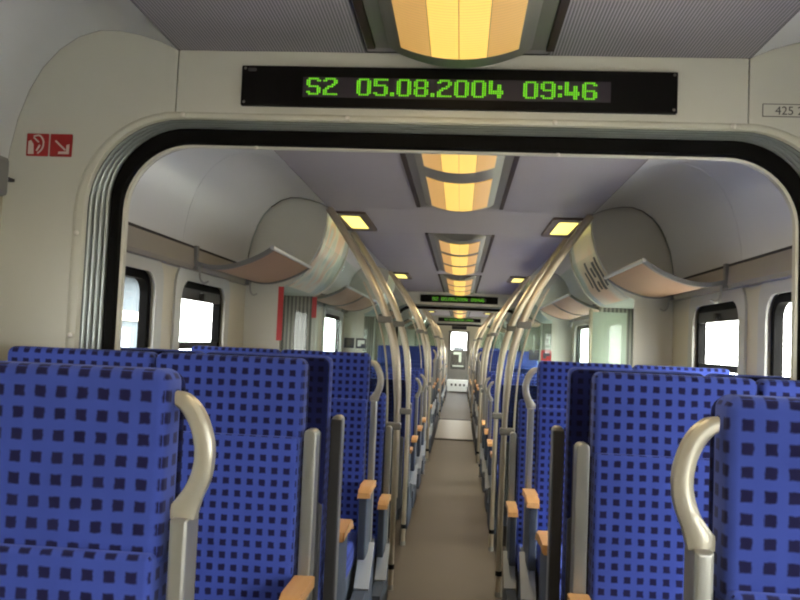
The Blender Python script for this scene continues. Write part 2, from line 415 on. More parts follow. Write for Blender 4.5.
bm = BM(); box(bm, -1.4, 1.4, BACK-.06, BACK, 0, 2.45)
struct(obj('wall_rear', bm, 'cream'), 'end wall behind the camera', 'wall')

# podium under the raised seats near each gangway
for k, (a, b) in enumerate([(BACK, 4.02), (11.25, 14.65), (21.9, 25.4)]):
    for s in (-1, 1):
        bm = BM(); box(bm, *sorted((s*.31, s*1.33)), a, b, .001, .23, bev=.008)
        struct(obj('floor_podium', bm, 'podium'), 'raised podium under the seats on the %s' % ('left' if s < 0 else 'right'), 'floor')

# ------------------------------------------------------------------ gangway portal
def uline(hw, top, r, z0=0., seg=12):
    out = [(-hw, z0), (-hw, (z0+top)/2)]
    out += [(-hw+r-r*math.cos(a), top-r+r*math.sin(a)) for a in [k/seg*PI/2 for k in range(seg+1)]]
    return out+[(-x, z) for x, z in out[::-1]]
def make_partition(y, t, tagword):
    """three panels: left corner, header, right corner"""
    U = uline(1.085, 2.160, .285)
    nh = len(U)//2
    left = [p for p in U[:nh]]            # up the left side to the top left
    cove = [(-x, z) for x, z in COVE]
    for s, nm in ((1, 'left'), (-1, 'right')):
        pts = [(p[0]*s, p[1]) for p in ([(-1.333, 0)]+left+[(-.8225, 2.160), (-.8225, 2.3565)]+cove+[(-1.333, 1.99)])]
        pts = [q for i, q in enumerate(pts) if i == 0 or (abs(q[0]-pts[i-1][0])+abs(q[1]-pts[i-1][1])) > 1e-4]
        bm = BM(); prism(bm, pts, 'y', y, y+t)
        struct(obj('wall_gangway_'+nm, bm, 'panel'), 'beige %s corner panel of the %s gangway frame' % (nm, tagword), 'wall')
    bm = BM(); box(bm, -.819, .819, y-.003, y+t, 2.160, 2.3565, bev=.003)
    struct(obj('wall_header', bm, 'panel'), 'beige header panel above the %s gangway opening' % tagword, 'wall')
def make_gangway():
    r = empty('gangway_frame', (0, P0, 0))
    def U(hw, top, rr, y): return [(x, y, z) for x, z in uline(hw, top, rr)]
    bm = BM()   # rolled beige lip
    loft(bm, [U(1.112, 2.172, .30, .0), U(1.106, 2.168, .298, -.006), U(1.094, 2.162, .29, -.009), U(1.080, 2.153, .28, -.007), U(1.072, 2.149, .272, .002), U(1.072, 2.149, .272, .03), U(1.112, 2.172, .30, .03)], False)
    obj('lip_trim', bm, 'lip', r, True)
    bm = BM(); loft(bm, [U(1.073, 2.150, .273, .004), U(1.0, 2.118, .22, .012), U(1.0, 2.118, .22, .05), U(1.073, 2.150, .273, .05), U(1.073, 2.150, .273, .004)], False)
    obj('rail_bed', bm, 'railgap', r)
    for k in range(4):
        bm = BM(); rings = []
        for j in range(7):
            a = j/6*PI; t = (k+.12+.76*(1-math.cos(a))/2)/4
            rings.append(U(1.070-.068*t, 2.148-.026*t, .272-.05*t, .009-.013*math.sin(a)))
        loft(bm, rings, False); obj('metal_rail', bm, 'rail', r, True)
    bm = BM()
    loft(bm, [U(1.001, 2.121, .222, .05), U(1.001, 2.121, .222, .0), U(.995, 2.116, .216, -.006), U(.972, 2.082, .205, -.004), U(.966, 2.076, .2, .004), U(.966, 2.076, .2, .05), U(1.001, 2.121, .222, .05)], False)
    obj('rubber_seal', bm, 'rubber', r, True)
    bm = BM()
    loft(bm, [U(.9655, 2.0755, .2, .008), U(.957, 2.071, .195, .010), U(.957, 2.071, .195, .03), U(.9655, 2.0755, .2, .03), U(.9655, 2.0755, .2, .008)], False)
    obj('inner_lip', bm, 'lip', r, True)
    for (x, z) in ((-.79, 2.158), (-.305, 2.158), (.285, 2.158), (.775, 2.158), (-1.09, 1.80), (-1.09, 1.50), (1.09, 1.8)):
        bm = BM(); bmesh.ops.create_uvsphere(bm, u_segments=10, v_segments=6, radius=.0085, matrix=Matrix.Translation((x, -.02, z)) @ Matrix.Diagonal((1, .6, 1, 1)))
        obj('screw', bm, 'screw', r, True)
    for (x, z) in ((-.575, 2.073), (.3, 2.073)):
        bm = BM(); bmesh.ops.create_uvsphere(bm, u_segments=8, v_segments=6, radius=.006, matrix=Matrix.Translation((x, .009, z)))
        obj('screw', bm, 'screw', r, True)
    return r
G1 = tag(make_gangway(), 'nearest gangway frame, black rubber seal with ribbed metal rails around the wide opening', 'gangway frame')
make_partition(P0, .09, 'nearest')
for y, w in ((P1, 'second'), (P2, 'farthest')):
    g = copy_tree(G1); g.location.y = y
    g['label'] = {'second': 'gangway frame at middle distance, framing the opening under the second display', 'farthest': 'small farthest gangway frame near the end of the aisle'}[w]
    make_partition(y, .09, w)
for o in (G1,): pass
# gangway floor sills
for i, (y, lab) in enumerate(((P1, 'thin metal floor sill across the aisle under the second gangway frame'), (16.35, 'farther metal floor sill across the aisle, beyond the second gangway frame'))):
    bm = BM(); box(bm, -.36, .36, y-.02, y+.12, 0, .012); o = obj('floor_sill', bm, 'charcoal'); tag(o, lab, 'floor sill')
# lighter gangway plates
bm = BM(); box(bm, -.31, .31, P1+.13, 16.3, 0, .006); struct(obj('floor_gangway', bm, 'tray'), 'grey floor plate between the gangways', 'floor')

# ------------------------------------------------------------------ LED displays
FONT = {
'0': [' ##### ','##   ##','##   ##','##   ##','##   ##','##   ##','##   ##','##   ##',' ##### '],
'2': [' ##### ','##   ##','     ##','    ## ','  ###  ',' ##    ','##     ','##     ','#######'],
'4': ['##     ','##     ','##  ## ','##  ## ','##  ## ','#######','#######','    ## ','    ## '],
'5': ['#######','##     ','##     ','###### ','     ##','     ##','     ##','##   ##',' ##### '],
'6': [' ##### ','##   ##','##     ','##     ','###### ','##   ##','##   ##','##   ##',' ##### '],
'8': [' ##### ','##   ##','##   ##','##   ##',' ##### ','##   ##','##   ##','##   ##',' ##### '],
'9': [' ##### ','##   ##','##   ##','##   ##',' ######','     ##','     ##','##   ##',' ##### '],
'S': [' ##### ','##   ##','##     ','##     ',' ##### ','     ##','     ##','##   ##',' ##### '],
'.': ['  ','  ','  ','  ','  ','  ','  ','##','##'],
':': ['  ','  ','##','##','  ','  ','##','##','  '],
' ': ['       ']*9}
def make_display():
    r = empty('led_display', (0, P0-.003, 2.19))
    bm = BM(); slab(bm, -.622, .622, 0, .118, -.016, .0, .004, .003); hs = obj('display_panel', bm, 'display', r)
    px = .0061
    x = -.429
    bm = BM(); box(bm, -.44, .437, -.0168, -.0155, .027, .086); obj('dot_matrix', bm, 'matrix', r, label='dull purple grey dot matrix field')
    dots = None
    for ch in 'S2 05.08.2004 09:46 ':
        g = FONT[ch]
        if ch == ' ': obj('display_text', dots, 'led', r, label='bright green dot matrix text'); dots = None
        elif dots is None: dots = BM()
        for rr in range(9):
            for cc, q in enumerate(g[rr]):
                if q == '#': 
                    cx = x+cc*px; cz = .0830-rr*.0056
                    box(dots, cx, cx+px*.72, -.0182, -.0168, cz-.0040, cz)
        x += (len(g[0])+1)*px
    for (sx, sz) in ((-.612, .109), (.612, .109), (-.612, .01), (.612, .01)):
        bm = BM(); bmesh.ops.create_cone(bm, cap_ends=True, segments=10, radius1=.0045, radius2=.003, depth=.003, matrix=Matrix.Translation((sx, -.0172, sz)) @ Matrix.Rotation(PI/2, 4, 'X')); obj('screw', bm, 'tray', r)
    bm = BM(); slab(bm, -.604, -.578, .1, .11, -.0175, -.0158, .004, .0005); obj('badge', bm, 'ink', r)
    return r
D1 = tag(make_display(), 'large black display reading S2 05.08.2004 09:46 in green letters', 'display')
for y, lab in ((P1, 'smaller black display with green text, on the second header down the aisle'), (P2, 'tiny farthest black display with green text over the end of the aisle')):
    d = copy_tree(D1); d.location.y = y-.003; d['label'] = lab

# ------------------------------------------------------------------ ceiling lamps
def make_lamp(length, segs, y0):
    r = empty('ceiling_lamp', (0, y0, CEIL))
    bm = BM(); box(bm, -.238, .238, 0, length, -.006, .003); obj('tray', bm, 'tray', r)
    for s in (-1, 1):
        bm = BM(); box(bm, *sorted((s*.240, s*.262)), 0, length, -.010, .003); obj('side_slit', bm, 'slit', r)
    hz = lambda x: -.013-.055*math.cos(min(1, abs(x)/.198)*PI/2)**.7
    xs = [-.198+.396*i/16 for i in range(17)]
    e0 = segs[0][0]-.07; e1 = segs[-1][1]+.07
    bm = BM()
    prof = [(x, hz(x)) for x in xs]
    def ring(k, yy): return [(x*k, yy, z*(.35+.65*k)) for x, z in prof]+[(x*k, yy, -.005) for x, z in prof[::-1]]
    loft(bm, [ring(.72, e0-.035), ring(.9, e0-.022), ring(1, e0), ring(1, e1), ring(.9, e1+.022), ring(.72, e1+.035)], True, True)
    obj('housing', bm, 'tray', r, True)
    for (a, b) in segs:
        for j, (xa, xb, mt) in enumerate(((-.158, -.076, 'lamp_side'), (-.074, -.001, 'lamp_mid'), (.001, .074, 'lamp_mid'), (.076, .158, 'lamp_side'))):
            bm = BM(); n = 6
            pts = [(xa+(xb-xa)*i/n, hz(xa+(xb-xa)*i/n)-.004) for i in range(n+1)]
            prism(bm, pts+[(x, z+.0035) for x, z in pts[::-1]], 'y', a, b)
            obj('diffuser', bm, mt, r, label='bright middle diffuser' if mt == 'lamp_mid' else 'dimmer side diffuser')
    return r
LAMPL = []
lamp = make_lamp(4.1, [(.05, .95), (1.1, 2.0), (2.15, 3.0), (3.15, 4.0)], P0-.055-4.1); lamp.location.x = .010; LAMPL.append((lamp, 'near ceiling lamp at the top edge, in front of the header panel'))
def lampset(off, words):
    for y0, L, segs, w in ((P0+.13, 2.44, [(.38, 1.15), (1.40, 2.17)], words[0]), (6.02, 3.05, [(.1, .78), (.97, 1.75), (1.92, 2.75)], words[1]), (9.55, 3.2, [(.1, .9), (1.1, 1.9), (2.1, 2.9)], words[2])):
        lm = make_lamp(L, segs, y0+off); lm.location.x = .008; LAMPL.append((lm, w))
lampset(0, ['warm ceiling lamp just behind the near header, with two lit panels', 'middle ceiling lamp with three lit panels beyond the first pair of square lamps', 'ceiling lamp just in front of the second display'])
for src, w in zip([x[0] for x in LAMPL[1:4]], ['small ceiling lamp just behind the second display', 'faint ceiling lamp midway through the far car', 'faint ceiling lamp in front of the farthest display']):
    c = copy_tree(src); c.location.y += SEC; LAMPL.append((c, w))
for o, w in LAMPL: tag(o, w, 'ceiling lamp', 'central ceiling lamps over the aisle')

def make_spot():
    r = empty('square_lamp', (0, 0, CEIL))
    bm = BM(); ring2(bm, rrect(-.115, .115, -.40, .40, .03), rrect(-.066, .066, -.30, .30, .02), 'z', -.016, .0); obj('bezel', bm, 'spot_frame', r)
    bm = BM(); slab(bm, -.064, .064, -.298, .298, -.012, -.001, .02, .003, 'z'); obj('lens', bm, 'spot', r)
    return r
sp0 = None
for k, y in enumerate((5.52, 9.92, 5.52+SEC, 9.92+SEC)):
    for s in (-1, 1):
        if sp0 is None: sp0 = make_spot(); o = sp0
        else: o = copy_tree(sp0)
        o.location = (s*.72, y, CEIL)
        side = 'left' if s < 0 else 'right'
        tag(o, ['nearest square warm ceiling lamp on the %s, above the first arched pole', 'second square warm ceiling lamp on the %s, smaller, before the second display', 'third tiny ceiling lamp on the %s, past the second display', 'farthest tiny ceiling lamp on the %s'][k] % side, 'ceiling lamp', 'square lamps over the door areas')

# ------------------------------------------------------------------ door vestibule bulkheads, housings
CONV = [(.828, 2.352), (.834, 2.25), (.857, 2.148), (.885, 2.075), (.927, 2.005), (.96, 1.945), (1.005, 1.90), (1.05, 1.865), (1.10, 1.845)]
def bulkhead(y, s, mat='panel', t=.02, lower='panel', dist='nearest'):
    side = 'left' if s < 0 else 'right'
    pts = [(x, z) for x, z in CONV]+[(1.333, 1.845)]+[(x, z) for x, z in COVE[::-1]]
    pts = pts[:-1]+[(.826, 2.3565)]
    bm = BM(); prism(bm, mir(pts, s), 'y', y, y+t)
    struct(obj('wall_bulkhead_'+side, bm, mat), 'rounded grey end panel closing the %s cove before the doors' % side, 'wall')
    bm = BM(); box(bm, *sorted((s*1.10, s*1.333)), y, y+t, 0, 1.845)
    struct(obj('wall_screen_'+side, bm, lower), '%s lower bulkhead panel beside the doors' % side, 'wall')
def housing(y0, y1, s):
    side = 'left' if s < 0 else 'right'
    inner = [(x+.012, z) for x, z in CONV]+[(1.333, 1.857)]
    bm = BM(); pts = [(x+.012, z) for x, z in CONV]+[(1.333, 1.845), (1.333, 1.99), (1.30, 2.352), (.84, 2.352)]
    prism(bm, mir(pts, s), 'y', y0, y1)
    struct(obj('ceiling_housing_'+side, bm, 'housing', smooth=True), 'convex door machinery housing above the %s doors' % side, 'ceiling')
for off in (0, SEC):
    for (a, b) in ((5.0, 6.1), (9.4, 10.5)):
        for s in (-1, 1):
            bulkhead(a+off, s); bulkhead(b+off-.02, s, lower='ribpanel'); housing(a+off+.02, b+off-.02, s)
            side = 'left' if s < 0 else 'right'
            bm = BM(); slab(bm, *sorted((s*1.075, s*1.10)), b+off-.03, b+off+.01, 0, 1.845, .008, .003, 'z') if False else box(bm, *sorted((s*1.07, s*1.099)), b+off-.03, b+off, .0, 1.845, bev=.006)
            struct(obj('trim_post', bm, 'alu'), 'silver edge post by the %s doors' % side, 'trim')
# posters on the first housings
def poster(s, y0, y1, mat, label, lines):
    r = empty('advert_poster', (s*.9, (y0+y1)/2, 2.1)); off = V(-s*.9, -(y0+y1)/2, -2.1)
    pts = [(x+.006, z) for x, z in CONV[0:]]
    P = smoothpath([(s*x, 0, z) for x, z in pts], 3)
    cum = [0]
    for a, b in zip(P, P[1:]): cum.append(cum[-1]+(V(*b)-V(*a)).length)
    def strip(t0, t1, ya, yb, lift, name, m, par):
        bm = BM(); qs = []
        K = max(2, int((t1-t0)/.02))
        for k in range(K+1):
            t = t0+(t1-t0)*k/K
            i = max(j for j in range(len(cum)-1) if cum[j] <= t+1e-9); f = (t-cum[i])/(cum[i+1]-cum[i])
            a, b = V(*P[i]), V(*P[i+1]); p = a.lerp(b, f); d = (b-a).normalized(); nrm = V(-s*abs(d.z), 0, -abs(d.x)).normalized()
            qs.append((p+nrm*lift, p+nrm*(lift-.003)))
        r1 = [tuple(q[0]+V(0, ya, 0)+off) for q in qs]+[tuple(q[1]+V(0, ya, 0)+off) for q in qs[::-1]]
        r2 = [tuple(q[0]+V(0, yb, 0)+off) for q in qs]+[tuple(q[1]+V(0, yb, 0)+off) for q in qs[::-1]]
        loft(bm, [r1, r2], True, True)
        return obj(name, bm, m, par, True)
    strip(.04, cum[-1]-.03, y0, y1, .0045, 'paper', mat, r)
    for (t0, t1, ya, yb) in lines: strip(t0, t1, y0+ya, y0+yb, .006, 'printed_block', 'ink', r)
    return tag(r, label, 'poster')
poster(-1, 5.06, 5.86, 'poster', 'pale curved advert poster on the left door housing beside the arched pole', [])
poster(1, 5.06, 5.86, 'poster2', 'cream curved poster with dark print on the right door housing', [(.24, .44, .06, .12), (.26, .46, .17, .25), (.29, .36, .30, .37), (.39, .45, .30, .36), (.24, .46, .44, .51), (.3, .42, .57, .62)])
# red safety strips on the door posts
for s in (-1,):
    for k, (y, z0, z1, lab) in enumerate(((5.021, 1.50, 1.842, 'long red warning strip beside the near left door, hanging to seat top height'), (6.068, 1.68, 1.84, 'short red warning strip on the silver post, far side of the left door'))):
        bm = BM(); box(bm, *( (-1.12, -1.085) if k == 0 else (-1.10, -1.065)), y-.023 if k == 0 else y-.008, y-.0205 if k == 0 else y+.0022, z0, z1)
        tag(obj('warning_strip', bm, 'redstripe'), lab, 'warning strip')
# small signs at the second bulkhead
def small_sign(x, y, z, w, m1, m2, label):
    r = empty('door_sign', (x, y, z))
    bm = BM(); box(bm, -w/2, w/2, -.004, 0, -w/2, w/2, bev=.001); obj('sign_plate', bm, m1, r)
    bm = BM(); box(bm, -w*.32, w*.02, -.0055, -.004, -w*.3, w*.3); box(bm, w*.02, w*.36, -.0055, -.004, -w*.05, w*.3); obj('pictogram', bm, m2, r)
    return tag(r, label, 'sign')
small_sign(-1.265, 9.398, 1.49, .12, 'sign_dark', 'ink', 'small dark square sign on the far left bulkhead')
small_sign(-1.125, 9.398, 1.49, .12, 'sign_dark', 'white', 'small black and white square sign beside the dark one')
small_sign(.90, 9.385, 1.44, .12, 'sign_dark', 'ink', 'small dark square sign on the far right glass screen')
small_sign(1.04, 9.385, 1.44, .12, 'red', 'sign_dark', 'small dark red square sign beside the dark one, far right')
bm = BM(); box(bm, .82, 1.095, 9.386, 9.392, .9, 1.78); tag(obj('glass_screen', bm, 'screen'), 'clear glass screen carrying two small signs, far right', 'glass screen')

# ------------------------------------------------------------------ arched poles with glass screens
ARC = [(.33, .0), (.33, .6), (.333, 1.0), (.339, 1.22), (.36, 1.44), (.405, 1.626), (.478, 1.812), (.588, 2.01), (.703, 2.183), (.80, 2.325), (.822, 2.352)]
def make_arch(s, glassy):
    r = empty('arched_pole', (s*.33, 0, 0)); o = V(-s*.33, 0, 0)
    q = smoothpath([(s*x-s*.33, 0, z) for x, z in ARC], 5)
    bm = BM(); tube(bm, q, [.017 if p[2] < 1.1 else min(.024, .017+(p[2]-1.1)*.03) for p in q], 12); obj('pole', bm, 'chrome', r, True)
    bm = BM(); bmesh.ops.create_cone(bm, cap_ends=True, segments=16, radius1=.021, radius2=.019, depth=.03, matrix=Matrix.Translation((0, 0, .015))); obj('foot_collar', bm, 'alu', r, True)
    bm = BM(); bmesh.ops.create_cone(bm, cap_ends=True, segments=16, radius1=.02, radius2=.02, depth=.03, matrix=Matrix.Translation((0, 0, .14))); obj('rubber_ring', bm, 'rubber', r, True)
    for (z, x) in ((1.66, .415), (1.0, .333)):
        bm = BM(); box(bm, *sorted((s*(x-.028)-s*.33, s*(x+.062)-s*.33)), -.026, .026, z-.022, z+.022, bev=.008); obj('clamp', bm, 'tray', r)
    return r
def make_screen(s, par):
    """glass pane that follows the arch"""
    pts = []
    for x, z in [(a[0], a[2]) for a in smoothpath([(p[0], 0, p[1]) for p in ARC], 5)]:
        if .5 < z < 2.1: pts.append((x+.06, z))
    pts = [(.39, .35)]+pts
    ob = [(x, z) for x, z in [(.855, 2.13), (.885, 2.05), (.93, 1.97), (1.0, 1.88), (1.09, 1.835), (1.09, .35)]]
    pts = [p for p in pts if p[1] < 1.9]+[(.70, 2.03)]+ob
    bm = BM(); prism(bm, [(s*(x-.33), z) for x, z in pts], 'y', -.004, .004)
    r = obj('glass_pane', bm, 'screen', par)
    edge = [(s*(x-.33), 0, z) for x, z in pts if x < .75 and z > .34][:-1]
    bm = BM(); tube(bm, edge, .006, 6); obj('edge_strip', bm, 'chrome', r, True)
    return r
arch0 = {}; scr0 = {}
AN = [('nearest pair, before the doors', 5.0), ('beyond the near doors', 6.1), ('third pair, middle distance', 9.4), ('fourth pair, middle distance', 10.5), ('past the second display', 5.0+SEC), ('far car, beyond its first doors', 6.1+SEC), ('far car, third pair', 9.4+SEC), ('farthest pair at the aisle end', 10.5+SEC)]
for k, (w, y) in enumerate(AN):
    for s in (-1, 1):
        side = 'left' if s < 0 else 'right'
        o = copy_tree(arch0[s]) if s in arch0 else make_arch(s, True); 
        if s not in arch0: make_screen(s, o); arch0[s] = o
        o.location = (s*.33+(.02 if s > 0 else 0)*0, y, 0)
        tag(o, 'arched steel pole with glass screen %s of the aisle, %s' % (side, w), 'grab pole', 'arched steel poles lining the aisle')
# glass pane with a window reflection painted in, on the right between the arch and the bulkhead
r = empty('reflection_screen', (.97, 5.12, 0))
bm = BM(); box(bm, -.10, .11, -.004, .004, .3, 1.765, bev=.001); obj('pane', bm, 'screen_reflection', r)
bm = BM(); tube(bm, [(-.112, 0, 0), (-.112, 0, 1.78)], .012, 10); obj('post', bm, 'chrome', r, True)
tag(r, 'glass screen, pale window reflection painted in, with a thin steel post beside the right doors', 'glass screen')

# ------------------------------------------------------------------ luggage racks
def make_rack(s, L, brackets):
    """shallow curved shelf rising towards the aisle"""
    r = empty('luggage_rack', (s*1.30, 0, 1.87))
    prof = [(0, .0), (.08, -.02), (.17, -.018), (.26, .008), (.34, .045), (.40, .085)]
    P = smoothpath([(a, 0, b) for a, b in prof], 4); P = [(-s*p[0], p[2]) for p in P]
    def band(a, b, y0, y1, th, dz=0):
        bm = BM(); q = P[a:b]
        prism(bm, [(x, z+dz) for x, z in q]+[(x, z+dz+th) for x, z in q[::-1]], 'y', y0, y1); return bm
    n = len(P)
    for i, (y0, y1) in enumerate(zip(brackets, brackets[1:])):
        obj('shelf', band(1, n-1, y0+.02, y1-.02, .006, .004), 'rackmesh', r, True)
    for y in brackets:
        f = obj('crossbar', band(0, n, y-.018, y+.018, .022, -.004), 'rackframe', r, True)
        bm = BM(); tube(bm, smoothpath([(-s*.03, y, -.01), (-s*.035, y, -.07), (-s*.055, y, -.095), (-s*.08, y, -.085)], 4), .0055, 6); obj('coat_hook', bm, 'alu', f, True)
        bm = BM(); box(bm, *sorted((-s*.0, -s*.02)), y-.015, y+.015, -.03, .09, bev=.004); obj('wall_bracket', bm, 'rackframe', f)
    bm = BM(); x, z = P[-1]; tube(bm, [(x, brackets[0]-.03, z+.006), (x, brackets[-1]+.03, z+.006)], .011, 8); obj('front_rail', bm, 'rackedge', r, True)
    return r
for s in (-1, 1):
    side = 'left' if s < 0 else 'right'
    for (ys, lab) in (((3.9, 4.86), 'short curved luggage rack on the %s, against the rounded bulkhead'), ((6.5, 7.7, 8.9), 'longer curved luggage rack on the %s, beyond the near doors'), ((10.8, 11.8, 12.6), 'curved luggage rack on the %s, before the second display'),
                      ((3.9+SEC, 4.86+SEC), 'distant luggage rack on the %s, past the second display'), ((6.5+SEC, 7.7+SEC, 8.9+SEC), 'farthest luggage rack on the %s')):
        o = make_rack(s, 1, [y-ys[0] for y in ys]); o.location.y = ys[0]
        tag(o, lab % side, 'luggage rack')
# stub of the near rack beside the portal
bm = BM(); slab(bm, 1.16*-1, -1.16+.0, 0, 0, 0, 0, .001, .001) if False else box(bm, -1.331, -1.165, .2, 2.02, 1.86, 1.965, bev=.012)
tag(obj('rack_end_box', bm, 'rackframe'), 'grey end box of the near left luggage rack at the picture edge', 'luggage rack')

# ------------------------------------------------------------------ stickers near the portal
def red_sticker(x, z, kind, label):
    r = empty('safety_sticker', (x, P0, z)); w = .068
    bm = BM(); slab(bm, -w/2, w/2, -w/2, w/2, -.002, 0, .003, .0005); obj('sticker_plate', bm, 'red', r)
    bm = BM()
    if kind == 'arrow':
        tube(bm, [(-.017, -.0025, .013), (.014, -.0025, -.014)], .0028, 6)
        prism(bm, [(-.008, -.026), (.026, -.026), (.026, .004), (.017, .001), (.017, -.018), (-.006, -.019)], 'y', -.0032, -.002)
    else:
        tube(bm, smoothpath([(-.012, -.0025, .026), (.006, -.0025, .028), (.018, -.0025, .012), (.016, -.0025, -.010), (.002, -.0025, -.026)], 5), .0026, 6)
        prism(bm, [(-.028, -.028), (-.010, -.028), (-.012, .002), (-.020, .014), (-.028, .010)], 'y', -.0032, -.002)
        tube(bm, [(-.012, -.0025, .022), (.004, -.0025, .008)], .0022, 6)
        tube(bm, [(.008, -.0025, .0), (-.002, -.0025, -.018)], .0028, 6)
    obj('pictogram', bm, 'sign_white', r)
    return tag(r, label, 'sticker')
red_sticker(-1.236, 2.062, 'hose', 'left red square sticker with a white extinguisher and hose pictogram, beige corner panel')
red_sticker(-1.163, 2.062, 'arrow', 'right red square sticker with a white diagonal arrow, beige corner panel')
# car number plate
r = empty('number_plate', (.96, P0, 2.21))
bm = BM(); o1 = rrect(-.102, .102, -.0185, .0185, .001, 2); i1 = rrect(-.100, .100, -.0165, .0165, .001, 2); ring2(bm, o1, i1, 'y', -.0015, 0); obj('plate_outline', bm, 'ink', r)
bm = BM(); box(bm, -.101, .101, -.0008, 0, -.0175, .0175); obj('plate_field', bm, 'panel', r)
fc = bpy.data.curves.new('t', 'FONT'); fc.body = '425 2'; fc.size = .034; fc.extrude = .0004
fo = bpy.data.objects.new('t', fc); C.objects.link(fo)
dg = bpy.context.evaluated_depsgraph_get(); me = bpy.data.meshes.new_from_object(fo.evaluated_get(dg)); bpy.data.objects.remove(fo)
t = bpy.data.objects.new('plate_number', me); C.objects.link(t); t.parent = r; t.rotation_euler = (PI/2, 0, 0); t.location = (-.068, -.0012, -.012); me.materials.clear(); me.materials.append(M['ink'])
tag(r, 'small outlined number plate reading 425 2 on the right corner panel', 'number plate')

# ------------------------------------------------------------------ seats
W = .199
def make_seat(kind, s, seam):
    """faces -y, origin on the floor under the headrest front; s=+1: aisle on the +x side. kind: grip | plain | window"""
    r = empty('train_seat')
    top = 1.237; hs = seam-.23
    bm = BM(); slab(bm, -W, W, hs-.02, top, 0, .07, (.01, .01, .020, .020), .014); hd = obj('headrest', bm, 'fabric', r, True)
    bm = BM(); slab(bm, -W+.003, W-.003, .42, hs, -.016, .06, (.02, .02, .009, .009), .010); bk = obj('backrest', bm, 'fabric', r, True)
    bm = BM(); slab(bm, -W, W, .79, top-.004, .0705, .085, (.01, .01, .024, .024), .008); obj('rear_cover', bm, 'fabric_back_shaded', r, True, label='dark blue checked rear cover')
    bm = BM(); slab(bm, -W+.004, W-.004, .25, .80, .062, .092, .015, .008); obj('rear_shell', bm, 'charcoal', r, True)
    bm = BM(); slab(bm, -W+.004, W-.004, -.44, -.035, .36, .475, (.03, .03, .01, .01), .03, 'z'); obj('cushion', bm, 'fabric', r, True)
    bm = BM(); slab(bm, -W+.02, W-.02, -.40, .06, .16, .36, .02, .01, 'z'); obj('seat_pan', bm, 'shell', r, True)
    bm = BM(); box(bm, -.12, .12, -.28, .0, 0.001, .17, bev=.01); obj('pedestal', bm, 'charcoal', r)
    if kind != 'window':
        ct = 1.03 if kind == 'grip' else 1.057
        bm = BM()
        if kind == 'grip':
            slab(bm, *sorted((s*.2145, s*.2405)), .42, ct, -.005, .05, .003, .006)
            obj('side_column', bm, 'column', r, True)
            raw_o = [(178, 392), (190, 394), (202, 404), (211, 420), (217, 442), (217, 462), (213, 482), (205, 500), (199, 520)]
            raw_i = [(178, 408), (184, 413), (192, 427), (196.5, 445), (196, 465), (189, 485), (179, 499), (172, 507)]
            k = .00141
            def cv(p): return (s*(.207+(p[0]-178+(p[1]-395)*.05)*k), 1.433-.23-(p[1]-395)*k)
            oo = [cv(p) for p in raw_o]; ii = [cv(p) for p in raw_i]
            oo = [(q[0], q[2]) for q in smoothpath([(a, 0, b) for a, b in oo], 4)]; ii = [(q[0], q[2]) for q in smoothpath([(a, 0, b) for a, b in ii], 4)]
            bot = [cv((172, 520))]
            poly = oo+bot+ii[::-1]
            cx = sum(p[0] for p in poly)/len(poly)
            # rolled-edge band: loft outline rings inset toward the band's centreline
            N = 24
            def samp(L, t):
                f = t*(len(L)-1); i = min(int(f), len(L)-2); f -= i
                return (L[i][0]*(1-f)+L[i+1][0]*f, L[i][1]*(1-f)+L[i+1][1]*f)
            ii2 = ii+[cv((172, 513)), cv((172, 520))]
            rings = []
            bm = BM()
            for j in range(N+1):
                a = samp(oo, j/N); b = samp(ii2, j/N); c = ((a[0]+b[0])/2, (a[1]+b[1])/2); hx, hz_ = (a[0]-b[0])/2, (a[1]-b[1])/2
                rings.append([(c[0]+hx*math.copysign(abs(math.cos(q))**.6, math.cos(q)), 0.022+.012*math.copysign(abs(math.sin(q))**.6, math.sin(q)), c[1]+hz_*math.copysign(abs(math.cos(q))**.6, math.cos(q))) for q in [m/12*2*PI for m in range(12)]])
            loft(bm, rings, True, True)
            g = obj('grip_handle', bm, 'grip', r, True)
        else:
            slab(bm, *sorted((s*.2075, s*.2415)), .42, ct, -.006, .045, (.003, .003, .014, .014), .005)
            obj('side_column', bm, 'column', r, True)
            bm = BM(); box(bm, *sorted((s*.2075, s*.2415)), .0455, .062, .42, ct-.01, bev=.004); obj('column_back', bm, 'charcoal', r)
        # armrest
        bm = BM()
        arm = [(-.01, .690), (-.17, .694), (-.212, .689), (-.238, .674), (-.246, .654), (-.23, .652), (-.21, .660), (-.01, .660)]
        prism(bm, arm, 'x', *sorted((s*.203, s*.255))); bmesh.ops.bevel(bm, geom=[e for e in bm.edges if abs(e.verts[0].co.x-e.verts[1].co.x) < 1e-6], offset=.004, segments=2, affect='EDGES')
        obj('armrest', bm, 'oak', r, True, label='oak armrest')
        bm = BM(); slab(bm, *sorted((s*.207, s*.24)),   .40, .659, -.215, -.013, .006, .006); bmesh.ops.recalc_face_normals(bm, faces=bm.faces[:]); obj('armrest_support', bm, 'shell', r, True)
        # side shell with slanted pale cap
        bm = BM(); prism(bm, [(-.008, .42), (-.06, .425), (-.21, .28), (-.40, .26), (-.43, .14), (-.30, .10), (.075, .10), (.075, .42)], 'x', *sorted((s*.2015, s*.250))); obj('side_shell', bm, 'shell', r)
        bm = BM(); prism(bm, [(-.045, .432), (-.06, .434), (-.215, .287), (-.21, .277), (-.06, .424), (-.045, .424)], 'x', *sorted((s*.2015, s*.262))); obj('shell_cap', bm, 'shell_cap', r)
    return r
protos = {}
def seat(kind, s, seam, x, y, z, away, label, group):
    ps = s*(-1 if away else 1); key = (kind, ps, seam)
    if key in protos: o = copy_tree(protos[key])
    else: o = make_seat(kind, ps, seam); protos[key] = o
    o.location = (x, y, z); o.rotation_euler = (0, 0, PI if away else 0)
    tag(o, label, 'seat', group); return o
SM = 1.266
